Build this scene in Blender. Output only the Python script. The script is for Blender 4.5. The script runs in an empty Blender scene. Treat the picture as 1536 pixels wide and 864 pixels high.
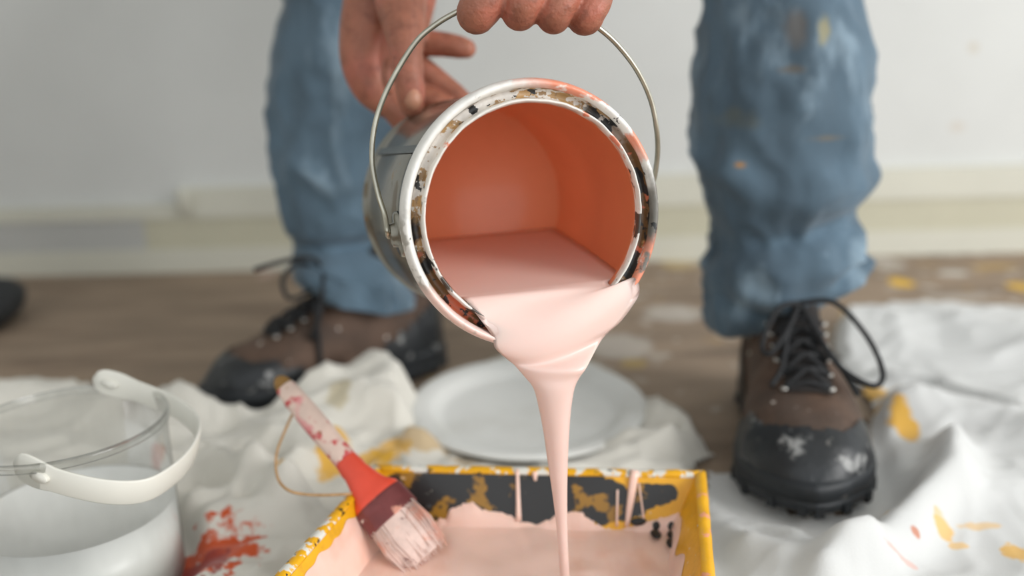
import bpy, bmesh, math, random
from mathutils import Vector, Matrix, noise
random.seed(7)
V = Vector
pi = math.pi
scn = bpy.context.scene
col = scn.collection

# ------------------------------------------------------------------ camera
H, FPX, PITCH, ROLL = 0.39, 1400.0, math.radians(15.3), math.radians(2.0)
cf = V((0, math.cos(PITCH), -math.sin(PITCH)))
cu0 = V((0, math.sin(PITCH), math.cos(PITCH)))
cr0 = V((1, 0, 0))
cr = cr0 * math.cos(ROLL) - cu0 * math.sin(ROLL)
cu = cu0 * math.cos(ROLL) + cr0 * math.sin(ROLL)
CAM = V((0, 0, H))
cd = bpy.data.cameras.new('camera')
cd.sensor_width = 36.0
cd.lens = 36.0 * FPX / 1536.0
cd.clip_start = 0.02
cd.dof.use_dof = True
cd.dof.focus_distance = 0.565
cd.dof.aperture_fstop = 2.5
co = bpy.data.objects.new('camera', cd)
col.objects.link(co)
m3 = Matrix((cr, cu, -cf)).transposed()
co.matrix_world = Matrix.Translation(CAM) @ m3.to_4x4()
scn.camera = co

# ------------------------------------------------------------------ light
w = bpy.data.worlds.new('world'); scn.world = w; w.use_nodes = True
w.node_tree.nodes['Background'].inputs[0].default_value = (0.93, 0.97, 1.0, 1)
w.node_tree.nodes['Background'].inputs[1].default_value = 1.2

def area(name, loc, target, sx, sy, power, colr):
    l = bpy.data.lights.new(name, 'AREA'); l.shape = 'RECTANGLE'; l.size = sx; l.size_y = sy
    l.energy = power; l.color = colr
    o = bpy.data.objects.new(name, l); col.objects.link(o)
    o.location = loc
    o.rotation_euler = (V(target) - V(loc)).to_track_quat('-Z', 'Y').to_euler()
    return o
area('window_right_offscreen', (2.5, -0.85, 1.2), (0.3, 1.0, 0.25), 1.2, 1.5, 66, (1.0, 0.99, 0.975))
scn.view_settings.view_transform = 'Standard'
scn.view_settings.look = 'None'
scn.view_settings.gamma = 1.0
scn.view_settings.use_curve_mapping = False
scn.view_settings.exposure = 0.02

# ------------------------------------------------------------------ helpers
def at(px, py, d):
    return CAM + cf * d + cr * ((px - 768) / FPX * d) + cu * ((432 - py) / FPX * d)
def ray(px, py):
    return cf + cr * ((px - 768) / FPX) + cu * ((432 - py) / FPX)
def onz(px, py, z=0.0):
    r = ray(px, py); return CAM + r * ((z - H) / r.z)
def ony(px, py, y):
    r = ray(px, py); return CAM + r * (y / r.y)
def proj(p):
    v = V(p) - CAM; d = v.dot(cf)
    return (768 + v.dot(cr) / d * FPX, 432 - v.dot(cu) / d * FPX, d)

def srgb(r, g, b):
    f = lambda c: (c / 255 / 12.92) if c / 255 <= 0.04045 else ((c / 255 + 0.055) / 1.055) ** 2.4
    return (f(r), f(g), f(b), 1)

class NT:
    def __init__(s, name):
        s.m = bpy.data.materials.new(name); s.m.use_nodes = True
        s.t = s.m.node_tree; s.b = s.t.nodes['Principled BSDF']
        tc = s.n('ShaderNodeTexCoord'); s.P = tc.outputs['Object']
    def n(s, k): return s.t.nodes.new(k)
    def link(s, a, b): s.t.links.new(a, b)
    def put(s, sock, v):
        if isinstance(v, (int, float, tuple, list)): sock.default_value = v
        else: s.link(v, sock)
    def math(s, op, a, b=0.0, c=0.0):
        q = s.n('ShaderNodeMath'); q.operation = op
        s.put(q.inputs[0], a); s.put(q.inputs[1], b); s.put(q.inputs[2], c)
        return q.outputs[0]
    def vmath(s, op, a, b=(0, 0, 0)):
        q = s.n('ShaderNodeVectorMath'); q.operation = op
        s.put(q.inputs[0], a); s.put(q.inputs[1], b)
        return q.outputs['Value'] if op in ('LENGTH', 'DOT_PRODUCT') else q.outputs[0]
    def noise(s, scale, detail=3, off=0.0, sc=None, rough=0.55):
        v = s.P
        if sc or off:
            mp = s.n('ShaderNodeMapping'); s.link(v, mp.inputs[0])
            mp.inputs['Location'].default_value = (off, off * 1.7, -off)
            if sc: mp.inputs['Scale'].default_value = sc
            v = mp.outputs[0]
        q = s.n('ShaderNodeTexNoise'); s.link(v, q.inputs['Vector'])
        q.inputs['Scale'].default_value = scale; q.inputs['Detail'].default_value = detail
        q.inputs['Roughness'].default_value = rough
        return q.outputs['Fac']
    def ramp01(s, v, lo, hi):
        q = s.n('ShaderNodeMapRange'); q.interpolation_type = 'SMOOTHSTEP'
        s.put(q.inputs['Value'], v); q.inputs['From Min'].default_value = lo; q.inputs['From Max'].default_value = hi
        return q.outputs[0]
    def mix(s, f, a, b):
        q = s.n('ShaderNodeMix'); q.data_type = 'RGBA'
        s.put(q.inputs[0], f); s.put(q.inputs[6], a); s.put(q.inputs[7], b)
        return q.outputs[2]
    def mask(s, d):
        k = d[0]
        if k == 'noise':      # scale, lo, hi, offset, stretch
            return s.ramp01(s.noise(d[1], 4, d[4] if len(d) > 4 else 0.0, d[5] if len(d) > 5 else None), d[2], d[3])
        if k == 'blob':       # centre, radii, noise scale, amp
            c, r, ns, am = d[1:5]
            v = s.vmath('SUBTRACT', s.P, tuple(c))
            v = s.vmath('DIVIDE', v, tuple(r))
            l = s.vmath('LENGTH', v)
            l = s.math('ADD', l, s.math('MULTIPLY', s.math('SUBTRACT', s.noise(ns, 4, c[0] * 9), 0.5), am))
            e = d[5] if len(d) > 5 else 0.12
            return s.ramp01(l, 1.0, 1.0 - e)
        if k == 'axis':       # vector, lo, hi, noise scale, amp
            l = s.vmath('DOT_PRODUCT', s.P, tuple(d[1]))
            if len(d) > 4: l = s.math('ADD', l, s.math('MULTIPLY', s.math('SUBTRACT', s.noise(d[4], 4), 0.5), d[5]))
            return s.ramp01(l, d[2], d[3])
        if k == 'max':
            r = s.mask(d[1])
            for x in d[2:]: r = s.math('MAXIMUM', r, s.mask(x))
            return r
        if k == 'mul':
            r = s.mask(d[1])
            for x in d[2:]: r = s.math('MULTIPLY', r, s.mask(x))
            return r

def mat(name, c, rough=0.6, metal=0.0, var=0.12, vscale=30, layers=(), bump=0.0, bscale=200, bsc=None,
        sss=0.0, sssr=(1, .35, .2), coat=0.0, spec=0.5, sheen=0.0, vsc=None):
    t = NT(name)
    dark = tuple(x * (1 - var) for x in c[:3]) + (1,)
    lite = tuple(min(1, x * (1 + var)) for x in c[:3]) + (1,)
    out = t.mix(t.ramp01(t.noise(vscale, 4, 0.0, vsc), 0.3, 0.7), dark, lite)
    rr = None
    for L in layers:
        cc, mk = L[0], L[1]
        fac = t.mask(mk)
        if len(L) > 2: fac = t.math('MULTIPLY', fac, L[2])
        out = t.mix(fac, out, cc)
    t.link(out, t.b.inputs['Base Color'])
    t.b.inputs['Roughness'].default_value = rough
    t.b.inputs['Metallic'].default_value = metal
    t.b.inputs['Specular IOR Level'].default_value = spec
    if coat: t.b.inputs['Coat Weight'].default_value = coat; t.b.inputs['Coat Roughness'].default_value = 0.12
    if sheen: t.b.inputs['Sheen Weight'].default_value = sheen
    if sss:
        t.b.inputs['Subsurface Weight'].default_value = sss
        t.b.inputs['Subsurface Radius'].default_value = sssr
        t.b.inputs['Subsurface Scale'].default_value = 0.004
    if bump:
        q = t.n('ShaderNodeBump'); q.inputs['Strength'].default_value = bump; q.inputs['Distance'].default_value = 0.002
        t.link(t.noise(bscale, 4, 0.0, bsc), q.inputs['Height']); t.link(q.outputs[0], t.b.inputs['Normal'])
    return t.m

def mesh_obj(name, vs, fs, m, parent=None, smooth=True, kind=None):
    me = bpy.data.meshes.new(name)
    me.from_pydata([tuple(v) for v in vs], [], [tuple(f) for f in fs])
    me.validate(); me.update()
    bm = bmesh.new(); bm.from_mesh(me); bmesh.ops.recalc_face_normals(bm, faces=bm.faces); bm.to_mesh(me); bm.free()
    if smooth: me.polygons.foreach_set('use_smooth', [True] * len(me.polygons))
    me.materials.append(m)
    o = bpy.data.objects.new(name, me); col.objects.link(o)
    if parent:
        o.parent = parent
        root = parent
        off = V((0, 0, 0))
        while root: off += root.location; root = root.parent
        o.matrix_parent_inverse = Matrix.Translation(-off)
    if kind: o['kind'] = kind
    return o
def thing(name, label, cat, loc, group=None):
    o = bpy.data.objects.new(name, None); col.objects.link(o); o.location = loc
    o.empty_display_size = 0.05
    return tag(o, label, cat, group)
def tag(o, label, cat, group=None):
    o['label'] = label; o['category'] = cat
    if group: o['group'] = group
    return o
def struct(o): o['kind'] = 'structure'; return o

class MB:
    def __init__(s): s.v = []; s.f = []
    def add(s, vs, fs):
        k = len(s.v); s.v += [V(v) for v in vs]; s.f += [tuple(i + k for i in f) for f in fs]; return s
    def obj(s, name, m, parent=None, smooth=True, kind=None): return mesh_obj(name, s.v, s.f, m, parent, smooth, kind)

def loft(loops, close=True, cap0=True, cap1=True):
    n = len(loops[0]); vs = [v for l in loops for v in l]; fs = []
    for i in range(len(loops) - 1):
        for j in range(n if close else n - 1):
            a = i * n + j; b = i * n + (j + 1) % n
            fs.append((a, b, b + n, a + n))
    if cap0: fs.append(tuple(range(n))[::-1])
    if cap1: fs.append(tuple((len(loops) - 1) * n + j for j in range(n)))
    return vs, fs
def catmull(pts, k=6, closed=False):
    """pts are equal length tuples/vectors of floats"""
    P = [tuple(p) for p in pts]; n = len(P); out = []
    rng = n if closed else n - 1
    for i in range(rng):
        g = (lambda j: P[j % n]) if closed else (lambda j: P[max(0, min(n - 1, j))])
        a, b, c, d = g(i - 1), g(i), g(i + 1), g(i + 2)
        for s in range(k):
            t = s / k
            out.append(tuple(0.5 * (2 * q1 + (q2 - q0) * t + (2 * q0 - 5 * q1 + 4 * q2 - q3) * t * t + (3 * q1 - q0 - 3 * q2 + q3) * t ** 3)
                             for q0, q1, q2, q3 in zip(a, b, c, d)))
    if not closed: out.append(P[-1])
    return out
def tube(pts, rad, seg=10, caps=True, closed=False, flat=1.0, flatdir=None):
    pts = [V(p[:3]) for p in pts]; n = len(pts)
    R = rad if isinstance(rad, (list, tuple)) else [rad] * n
    loops = []; prev = None
    for i, p in enumerate(pts):
        if closed: tg = pts[(i + 1) % n] - pts[i - 1]
        else: tg = pts[min(n - 1, i + 1)] - pts[max(0, i - 1)]
        tg.normalize()
        if flatdir is not None: u = V(flatdir) - tg * tg.dot(V(flatdir))
        elif prev is None:
            u = tg.cross(V((0, 0, 1)));
            if u.length < 0.1: u = tg.cross(V((0, 1, 0)))
        else: u = prev - tg * prev.dot(tg)
        u.normalize(); prev = u; q = tg.cross(u)
        loops.append([p + (u * math.cos(2 * pi * j / seg) + q * (math.sin(2 * pi * j / seg) * flat)) * R[i] for j in range(seg)])
    if closed:
        loops.append(loops[0]); vs, fs = loft(loops[:-1], True, False, False)
        k = (n - 1) * seg
        for j in range(seg): fs.append((k + j, k + (j + 1) % seg, (j + 1) % seg, j))
        return vs, fs
    return loft(loops, True, caps, caps)
def lathe(prof, C, a, e1, e2, seg=96, a0=0.0, a1=2 * pi):
    """prof: (r, t)"""
    full = abs(a1 - a0 - 2 * pi) < 1e-6
    n = seg if full else seg + 1
    loops = []
    for r, t in prof:
        loops.append([C + a * t + (e2 * math.cos(a0 + (a1 - a0) * j / seg) + e1 * math.sin(a0 + (a1 - a0) * j / seg)) * r for j in range(n)])
    return loft(loops, full, False, False)
def sphere(c, r, m=12, n=8, sc=(1, 1, 1)):
    vs = []; fs = []
    for i in range(n + 1):
        ph = pi * i / n
        for j in range(m):
            th = 2 * pi * j / m
            vs.append(V(c) + V((math.sin(ph) * math.cos(th) * sc[0], math.sin(ph) * math.sin(th) * sc[1], math.cos(ph) * sc[2])) * r)
    for i in range(n):
        for j in range(m):
            fs.append((i * m + j, i * m + (j + 1) % m, (i + 1) * m + (j + 1) % m, (i + 1) * m + j))
    return vs, fs
def box(c, s, bev=0.0):
    c = V(c); x, y, z = s[0] / 2, s[1] / 2, s[2] / 2
    vs = [c + V((sx * x, sy * y, sz * z)) for sx in (-1, 1) for sy in (-1, 1) for sz in (-1, 1)]
    return vs, [(0, 1, 3, 2), (4, 6, 7, 5), (0, 4, 5, 1), (2, 3, 7, 6), (0, 2, 6, 4), (1, 5, 7, 3)]
def sst(a, b, x):
    t = max(0, min(1, (x - a) / (b - a))); return t * t * (3 - 2 * t)
def lerp(tab, x):
    if x <= tab[0][0]: return tab[0][1]
    for (a, b), (c, d) in zip(tab, tab[1:]):
        if x <= c: return b + (d - b) * (x - a) / (c - a)
    return tab[-1][1]
def bake(o, mods):
    """apply modifiers by evaluation"""
    for k, kw in mods:
        md = o.modifiers.new(k, k)
        for a, b in kw.items(): setattr(md, a, b)
    bpy.context.view_layer.update()
    dg = bpy.context.evaluated_depsgraph_get()
    me = bpy.data.meshes.new_from_object(o.evaluated_get(dg))
    old = o.data; o.modifiers.clear(); o.data = me; bpy.data.meshes.remove(old)
    me.polygons.foreach_set('use_smooth', [True] * len(me.polygons))
    return o

# ------------------------------------------------------------------ the room
WA = onz(0, 411); WB = onz(1536, 374)
wd = (WB - WA); wd.z = 0; wd.normalize(); wn = V((wd.y, -wd.x, 0))   # wn points to the camera side
wall_m = mat('painted_plaster', srgb(212, 213, 210), 0.85, var=0.03, vscale=4, bump=0.05, bscale=60, layers=[
    (srgb(196, 178, 160), ('blob', ony(640, 60, 1.6), (0.02, 0.5, 0.06), 30, 0.9, 0.7), 0.5),
    (srgb(196, 182, 158), ('blob', ony(1405, 70, 1.7), (0.012, 0.5, 0.012), 60, 0.6, 0.7), 0.6),
    (srgb(200, 182, 160), ('blob', ony(1385, 180, 1.7), (0.02, 0.5, 0.014), 60, 0.6, 0.9), 0.5)])
o0 = WA - wd * 1.4; o1 = WB + wd * 1.4
b = MB()
b.add(*loft([[o0 + V((0, 0, -.02)), o1 + V((0, 0, -.02)), o1 - wn * .1 + V((0, 0, -.02)), o0 - wn * .1 + V((0, 0, -.02))],
             [o0 + V((0, 0, 2.4)), o1 + V((0, 0, 2.4)), o1 - wn * .1 + V((0, 0, 2.4)), o0 - wn * .1 + V((0, 0, 2.4))]]))
wall = struct(b.obj('wall_back', wall_m, smooth=False))

b = MB(); b.add(*box((-1.78, 0.45, 1.19), (0.1, 3.6, 2.42)))
wall_l = struct(b.obj('wall_left', wall_m, smooth=False))
b = MB(); b.add(*box((0.1, 0.45, 2.44), (4.6, 3.6, 0.08)))
ceil = struct(b.obj('ceiling', wall_m, smooth=False))

def floor_pt(px, py): return onz(px, py)
fb = []
rs = random.Random(3)
def fblob(px, py, rx, ry, c, a=1.0, e=0.4):
    fb.append((c, ('blob', floor_pt(px, py), (rx, ry, 1.0), 45, 0.7, e), a))
WHT = srgb(205, 200, 192); YEL = srgb(224, 176, 40)
fblob(1352, 424, .022, .03, YEL)
fblob(1430, 410, .03, .02, WHT, .9); fblob(1330, 395, .03, .05, WHT, .6); fblob(1440, 445, .06, .02, WHT, .4)
fblob(1530, 430, .02, .03, YEL, .8); fblob(1490, 400, .05, .02, srgb(200, 160, 70), .5)
fblob(1010, 470, .05, .05, WHT, .55); fblob(930, 520, .05, .06, WHT, .5); fblob(1020, 395, .04, .05, srgb(196, 172, 120), .7)
fblob(950, 545, .02, .02, srgb(190, 160, 80), .5); fblob(1060, 385, .1, .06, WHT, .5); fblob(880, 560, .04, .05, WHT, .5)
fblob(660, 570, .02, .02, srgb(196, 165, 80), .5); fblob(1290, 470, .03, .03, srgb(200, 170, 80), .5)
fblob(400, 412, .02, .03, srgb(200, 170, 160), .6)
floor_m = mat('worn_subfloor', srgb(146, 127, 108), 0.8, var=0.16, vscale=5, vsc=(1.0, 3.0, 1), bump=0.15, bscale=90, layers=[
    (srgb(92, 74, 60), ('noise', 9, 0.52, 0.72, 3.0, (0.5, 2.4, 1)), 0.55),
    (srgb(206, 198, 186), ('mul', ('noise', 26, 0.60, 0.66, 7.0), ('axis', (1, 0.35, 0), 0.35, 0.7)), 0.7),
    (srgb(190, 150, 70), ('mul', ('noise', 21, 0.64, 0.70, 2.0), ('axis', (1, 0.35, 0), 0.45, 0.8)), 0.6)] + fb)
b = MB(); b.add(*box((0.1, 0.55, -0.02), (4.6, 3.4, 0.04)))
floor = struct(b.obj('floor', floor_m, smooth=False))

# baseboard: lower board, upper board, cap ledge (left run stands lower than the right run)
base_m = mat('cream_gloss_trim', srgb(206, 204, 190), 0.45, var=0.03, vscale=6)
base2_m = mat('yellowed_trim', srgb(194, 190, 168), 0.5, var=0.04, vscale=6)
grey_m = mat('grey_primer_trim', srgb(186, 186, 182), 0.6, var=0.04, vscale=6)
def run(s0, s1, z0, z1, d):
    p = WA + wd * s0; q = WA + wd * s1
    return loft([[p + V((0, 0, z0)), q + V((0, 0, z0)), q + wn * d + V((0, 0, z0)), p + wn * d + V((0, 0, z0))],
                 [p + V((0, 0, z1)), q + V((0, 0, z1)), q + wn * (d - .002) + V((0, 0, z1)), p + wn * (d - .002) + V((0, 0, z1))]])
sj = (ony(250, 330, 1.55) - WA).dot(wd)      # where the old patch begins
sk = (ony(190, 340, 1.55) - WA).dot(wd)
bb = struct(mesh_obj('baseboard_back', *run(-1.4, 3.4, 0.0, 0.042, 0.022), base_m, smooth=False))
mesh_obj('board', *run(-1.4, sk, 0.042, 0.096, 0.016), grey_m, bb, False)
mesh_obj('board', *run(sk, 3.4, 0.042, 0.096, 0.016), base2_m, bb, False)
mesh_obj('ledge', *run(-1.4, sj, 0.096, 0.120, 0.019), base_m, bb, False)
mesh_obj('ledge', *run(sj, 3.4, 0.096, 0.148, 0.019), base_m, bb, False)
pc = WA + wd * (sj + .012) + wn * .022
bk = MB(); bk.add(*loft([[pc + wd * (.014 * math.cos(k * pi / 5)) * s + wn * (.012 * math.sin(k * pi / 5)) * s + V((0, 0, z)) for k in range(10)]
                         for s, z in ((.6, .104), (1, .107), (1, .138), (.9, .146), (.4, .149))]))
bk.obj('corner_block', base_m, bb)

# ------------------------------------------------------------------ paint can
C = at(804, 323, 0.562); a = (at(697, 304, 0.739) - C).normalized(); CL = 0.185
e1 = (V((0, 0, -1)) - a * V((0, 0, -1)).dot(a)).normalized()
e2 = e1.cross(a)
if e2.dot(cr) < 0: e2 = -e2
def cp(u, w_, t): return C + e2 * u + e1 * w_ + a * t
CORAL = srgb(226, 124, 88); PINK = srgb(240, 206, 196); TIN = (0.36, 0.35, 0.31, 1)
tin_m = mat('worn_tinplate', TIN, 0.24, 0.95, var=0.18, vscale=18, bump=0.05, bscale=40, layers=[
    (srgb(120, 100, 70), ('noise', 34, 0.60, 0.68, 1.0), 0.7), (srgb(190, 140, 60), ('noise', 60, 0.68, 0.72, 4.0), 0.8)])
BRN = srgb(112, 80, 48); BLK = srgb(34, 34, 34); TAN = srgb(176, 140, 92)
WHI = srgb(232, 230, 224)
adark = (e2 * 1.0 + e1 * 0.15); aleft = (-e2 * 0.75 + e1 * 0.65)
def amask(vec, lo, hi, ns=30, am=.04):
    q = C.dot(vec); return ('axis', tuple(vec), q + lo, q + hi, ns, am)
groove_m = mat('smeared_groove', srgb(214, 208, 200), 0.45, var=0.1, vscale=90, bump=0.5, bscale=160, coat=.3, layers=[
    (TAN, ('noise', 95, 0.53, 0.56, 2.0)), (srgb(150, 120, 84), ('noise', 140, 0.58, 0.61, 31.0)), (BRN, ('mul', ('noise', 55, 0.38, 0.44, 5.0), ('max', amask(adark, .03, .06), amask(aleft, .05, .06)))),
    (srgb(200, 110, 80), ('mul', ('noise', 60, 0.52, 0.56, 9.0), ('max', amask(adark, .04, .06), amask(aleft, .055, .065)))),
    (BLK, ('mul', ('noise', 64, 0.54, 0.57, 13.0), ('max', amask(adark, .015, .04), amask(aleft, .05, .06)))),
    (BLK, ('noise', 120, 0.61, 0.63, 17.0))])
bead_m = mat('paint_crusted_bead', srgb(232, 230, 224), 0.4, 0.0, var=0.06, vscale=70, bump=0.4, bscale=150, coat=.4, layers=[
    (srgb(84, 80, 70), ('mul', ('noise', 60, 0.36, 0.42, 5.0), amask(adark, .060, .075)), 0.9),
    (srgb(150, 146, 134), ('mul', ('noise', 50, 0.45, 0.52, 3.0), amask(aleft, .05, .07)), 0.8),
    (srgb(226, 140, 110), ('max', ('mul', ('noise', 40, 0.46, 0.52, 8.0), amask(e2 * .6 - e1 * .8, .05, .07)), ('mul', ('noise', 40, 0.44, 0.5, 8.0), amask(e2 * .7 + e1 * .6, .06, .07)))),
    (srgb(238, 206, 196), ('mul', ('noise', 40, 0.36, 0.44, 2.0), amask(e1 - e2 * .35, .055, .07))),
    (BLK, ('noise', 95, 0.66, 0.69, 21.0))])
lip_m = mat('white_mouth_lip', srgb(228, 224, 216), 0.35, var=0.05, vscale=80, coat=.4, bump=.4, bscale=180, layers=[
    (srgb(70, 66, 60), ('mul', ('noise', 80, 0.54, 0.58, 11.0), ('max', amask(aleft, .03, .05), amask(adark, .04, .06)))),
    (srgb(226, 140, 110), ('noise', 60, 0.62, 0.66, 6.0))])
inner_m = mat('coral_dried_coat', srgb(253, 170, 124), 0.36, var=0.06, vscale=14, coat=.25, layers=[
    (srgb(150, 80, 60), ('noise', 120, 0.74, 0.76, 3.0), .8)])
can = thing('paint_can', 'tin paint can tipped forward with coral coated inside and stained rim', 'paint can', C + a * .1 - V((0, 0, .085)))
RB = 0.0785
def bead(r0, r1, t0, t1, n=10): # rounded bead profile across the front
    rc, hr = (r0 + r1) / 2, (r1 - r0) / 2
    return [(rc + hr * math.cos(pi * k / n), t1 - (t1 - t0) * math.sin(pi * k / n)) for k in range(n + 1)]
mesh_obj('body', *lathe([(0.0803, .006), (RB, .010), (RB, .030), (RB - .0006, .032), (RB, .034), (RB, CL - .03), (RB - .0006, CL - .028), (RB, CL - .026), (RB, CL - .004),
                         (RB + .0017, CL - .002), (RB + .0021, CL), (RB + .0017, CL + .002), (RB - .001, CL + .003), (RB - .003, CL), (RB - .004, CL - .002), (0.0001, CL - .002)], C, a, e1, e2), tin_m, can)
mesh_obj('rim_bead', *lathe(bead(.0752, .0818, -.0015, .007) + [(.0752, .007)], C, a, e1, e2, 140), bead_m, can)
gm = []
nz = lambda th, k: noise.noise(V((math.cos(th) * k, math.sin(th) * k, 3.1)))
vs, fs = lathe([(.0755, .003), (.0748, .0072), (.0725, .0085), (.0704, .0072), (.0695, .003)], C, a, e1, e2, 180)
vs = [v - a * (.0012 * noise.noise(V(v) * 90)) for v in vs]
mesh_obj('lid_groove', vs, fs, groove_m, can)
vs, fs = lathe(bead(.0668, .0698, -.0008, .005), C, a, e1, e2, 180)
vs = [v + (v - C) * (.006 * noise.noise(V(v) * 120)) for v in vs]
mesh_obj('mouth_lip', vs, fs, lip_m, can)
mesh_obj('interior', *lathe([(.0668, .003), (.0675, .010), (.0762, .016), (.0765, CL - .012), (.0745, CL - .005), (.0001, CL - .004)], C, a, e1, e2, 120), inner_m, can)
0 and mesh_obj('inner_seam', *lathe([(.0772, .02), (.0758, .05), (.0758, .15), (.0772, CL - .02)], C, a, e1, e2, 4, -.35, -.31), inner_m, can)
# soldered side seam
mesh_obj('side_seam', *lathe([(RB + .0009, .011), (RB + .0009, CL - .004)], C, a, e1, e2, 4, pi + .56, pi + .63), tin_m, can)
wire_m = mat('bail_wire_steel', (0.50, 0.48, 0.40, 1), 0.28, 0.95, var=.15, vscale=60)
ang = math.radians(-5)
rad_r = e2 * math.cos(ang) + e1 * math.sin(ang)
earL = C + a * .034 - rad_r * RB; earR = C + a * .034 + rad_r * RB
for nm, p, dr in (('bail_ear', earL, -rad_r), ('bail_ear', earR, rad_r)):
    dd = a.cross(dr)
    prof = [(.0145, -.0006), (.014, .001), (.0125, .0018), (.008, .0022), (.0072, .005), (.0045, .0062), (.0001, .0062)]
    mesh_obj(nm, *lathe(prof, p, dr, dd, a, 28), tin_m, can)
wp = [earL - rad_r * .0035, earL - rad_r * .0065 + a * .001]
pxs = [(581, 345, 0), (577, 322, 0), (567, 290, 0), (558, 240, .1), (563, 185, .2), (583, 130, .4), (620, 68, .65), (652, 38, .8), (692, 15, .95), (740, -2, 1), (800, -8, 1), (850, 8, 1),
       (893, 38, .95), (925, 66, .8), (955, 105, .6), (976, 150, .4), (985, 195, .25), (986, 235, .05)]
dE = proj(earL)[2]; dR = proj(earR)[2]; dH = .562
for i, (x, y, f) in enumerate(pxs):
    e = dE if i < 10 else dR
    wp.append(at(x, y, (e + (dH - e) * f) - (.006 if i < 1 else 0)))
wp += [at(978, 275, dR + .004), earR + rad_r * .006 + a * .002 - e1 * .004, earR + rad_r * .003]
mesh_obj('bail_handle', *tube(catmull(wp, 8), .0017, 10), wire_m, can)

# ------------------------------------------------------------------ poured paint: pool, lip, stream in one body
paint_m = mat('wet_pink_paint', srgb(230, 200, 190), 0.36, var=.015, vscale=20, coat=.12, sss=.25, sssr=(1, .5, .4))
zl = cp(0, .047, 0).z
def wlev(t): return (zl - C.z - t * a.z) / e1.z
NT_, NB_ = 20, 20
def seg_loop(t, r, lift=0.0):
    wv = wlev(t) + lift; uh = math.sqrt(max(1e-6, r * r - wv * wv))
    top = [cp(uh - 2 * uh * j / NT_, wv, t) for j in range(NT_)]
    a0 = math.atan2(wv, -uh); a1_ = math.atan2(wv, uh)
    bot = [cp(r * math.cos(a0 + (a1_ - a0) * j / NB_), r * math.sin(a0 + (a1_ - a0) * j / NB_), t) for j in range(NB_)]
    return top + bot
def arc_loop(Lu, Lw, Mu, Mw, Ru, Rw, tt, rb, tb, tedge=-.001):
    """top from right end through mid to left end, bottom along the rim arc rb"""
    top = []
    for j in range(NT_):
        s = j / NT_
        u = (1 - s) ** 2 * Ru + 2 * s * (1 - s) * (2 * Mu - .5 * Ru - .5 * Lu) + s * s * Lu
        w_ = (1 - s) ** 2 * Rw + 2 * s * (1 - s) * (2 * Mw - .5 * Rw - .5 * Lw) + s * s * Lw
        k = math.sin(pi * s)
        top.append(cp(u, w_, tedge + (tt - tedge) * k ** .9))
    a0 = math.atan2(Lw, Lu); a1_ = math.atan2(Rw, Ru)
    bot = []
    for j in range(NB_):
        s = j / NB_; an = a0 + (a1_ - a0) * s
        r = rb
        if s < .1: r = math.hypot(Lu, Lw) + (rb - math.hypot(Lu, Lw)) * s / .1
        if s > .9: r = math.hypot(Ru, Rw) + (rb - math.hypot(Ru, Rw)) * (1 - s) / .1
        k = math.sin(pi * s)
        bot.append(cp(r * math.cos(an), r * math.sin(an), tedge + (tb - tedge) * k ** .6))
    return top + bot
ys = 0.54
def st_loop(xl, xr, y, th=None, yy=ys):
    p, q = ony(xl, y, yy), ony(xr, y, yy); c = (p + q) / 2; hw = (q - p).length / 2
    d = (th if th else hw)
    n = NT_ + NB_
    # the loop starts at the right end, runs along the front (towards the camera) to the left end, then back
    return [c + (q - p).normalized() * (hw * math.cos(2 * pi * j / n)) + V((0, -1, 0)) * (d * math.sin(2 * pi * j / n)) for j in range(n)]
ys = cp(.011, .088, .0095).y
def uw(px, py):   # a point of the rim plane in can coordinates
    r = ray(px, py); p = CAM + r * ((C - CAM).dot(a) / r.dot(a)) - C
    return p.dot(e2), p.dot(e1)
keys = [seg_loop(CL - .006, .0743), seg_loop(.10, .0762), seg_loop(.05, .0762), seg_loop(.018, .0755), seg_loop(.0105, .0672), seg_loop(.004, .0664, .001),
        arc_loop(*uw(716, 474), *uw(815, 452), *uw(926, 427), .0015, .0700, -.0012),
        arc_loop(*uw(737, 503), *uw(822, 474), *uw(950, 416), -.0045, .0795, -.0030),
        arc_loop(*uw(741, 520), *uw(824, 501), *uw(958, 440), -.0072, .0835, -.0020),
        arc_loop(*uw(751, 531), *uw(822, 524), *uw(932, 480), -.0070, .0865, .0020),
        arc_loop(*uw(762, 540), *uw(821, 541), *uw(905, 508), -.0050, .0890, .0070, .001),
        st_loop(773, 881, 549, .0075), st_loop(787, 870, 565, .0078), st_loop(800, 862, 582, .009), st_loop(808, 857, 612, .0088), st_loop(815, 854, 648, .0078),
        st_loop(821, 852, 690, .0063), st_loop(827, 851, 730), st_loop(833, 851, 775), st_loop(837, 852, 820), st_loop(839.5, 854.5, 864), st_loop(840, 857, 900), st_loop(836, 862, 925)]
nl = len(keys[0])
flat = [tuple(c for v in k for c in v) for k in keys]
fl = catmull(flat, 5)
loops = [[V(f[i * 3:i * 3 + 3]) for i in range(nl)] for f in fl]
pour = tag(mesh_obj('poured_paint', *loft(loops), paint_m), 'glossy pale pink paint pouring over the can lip in a thin stream', 'paint')

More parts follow.
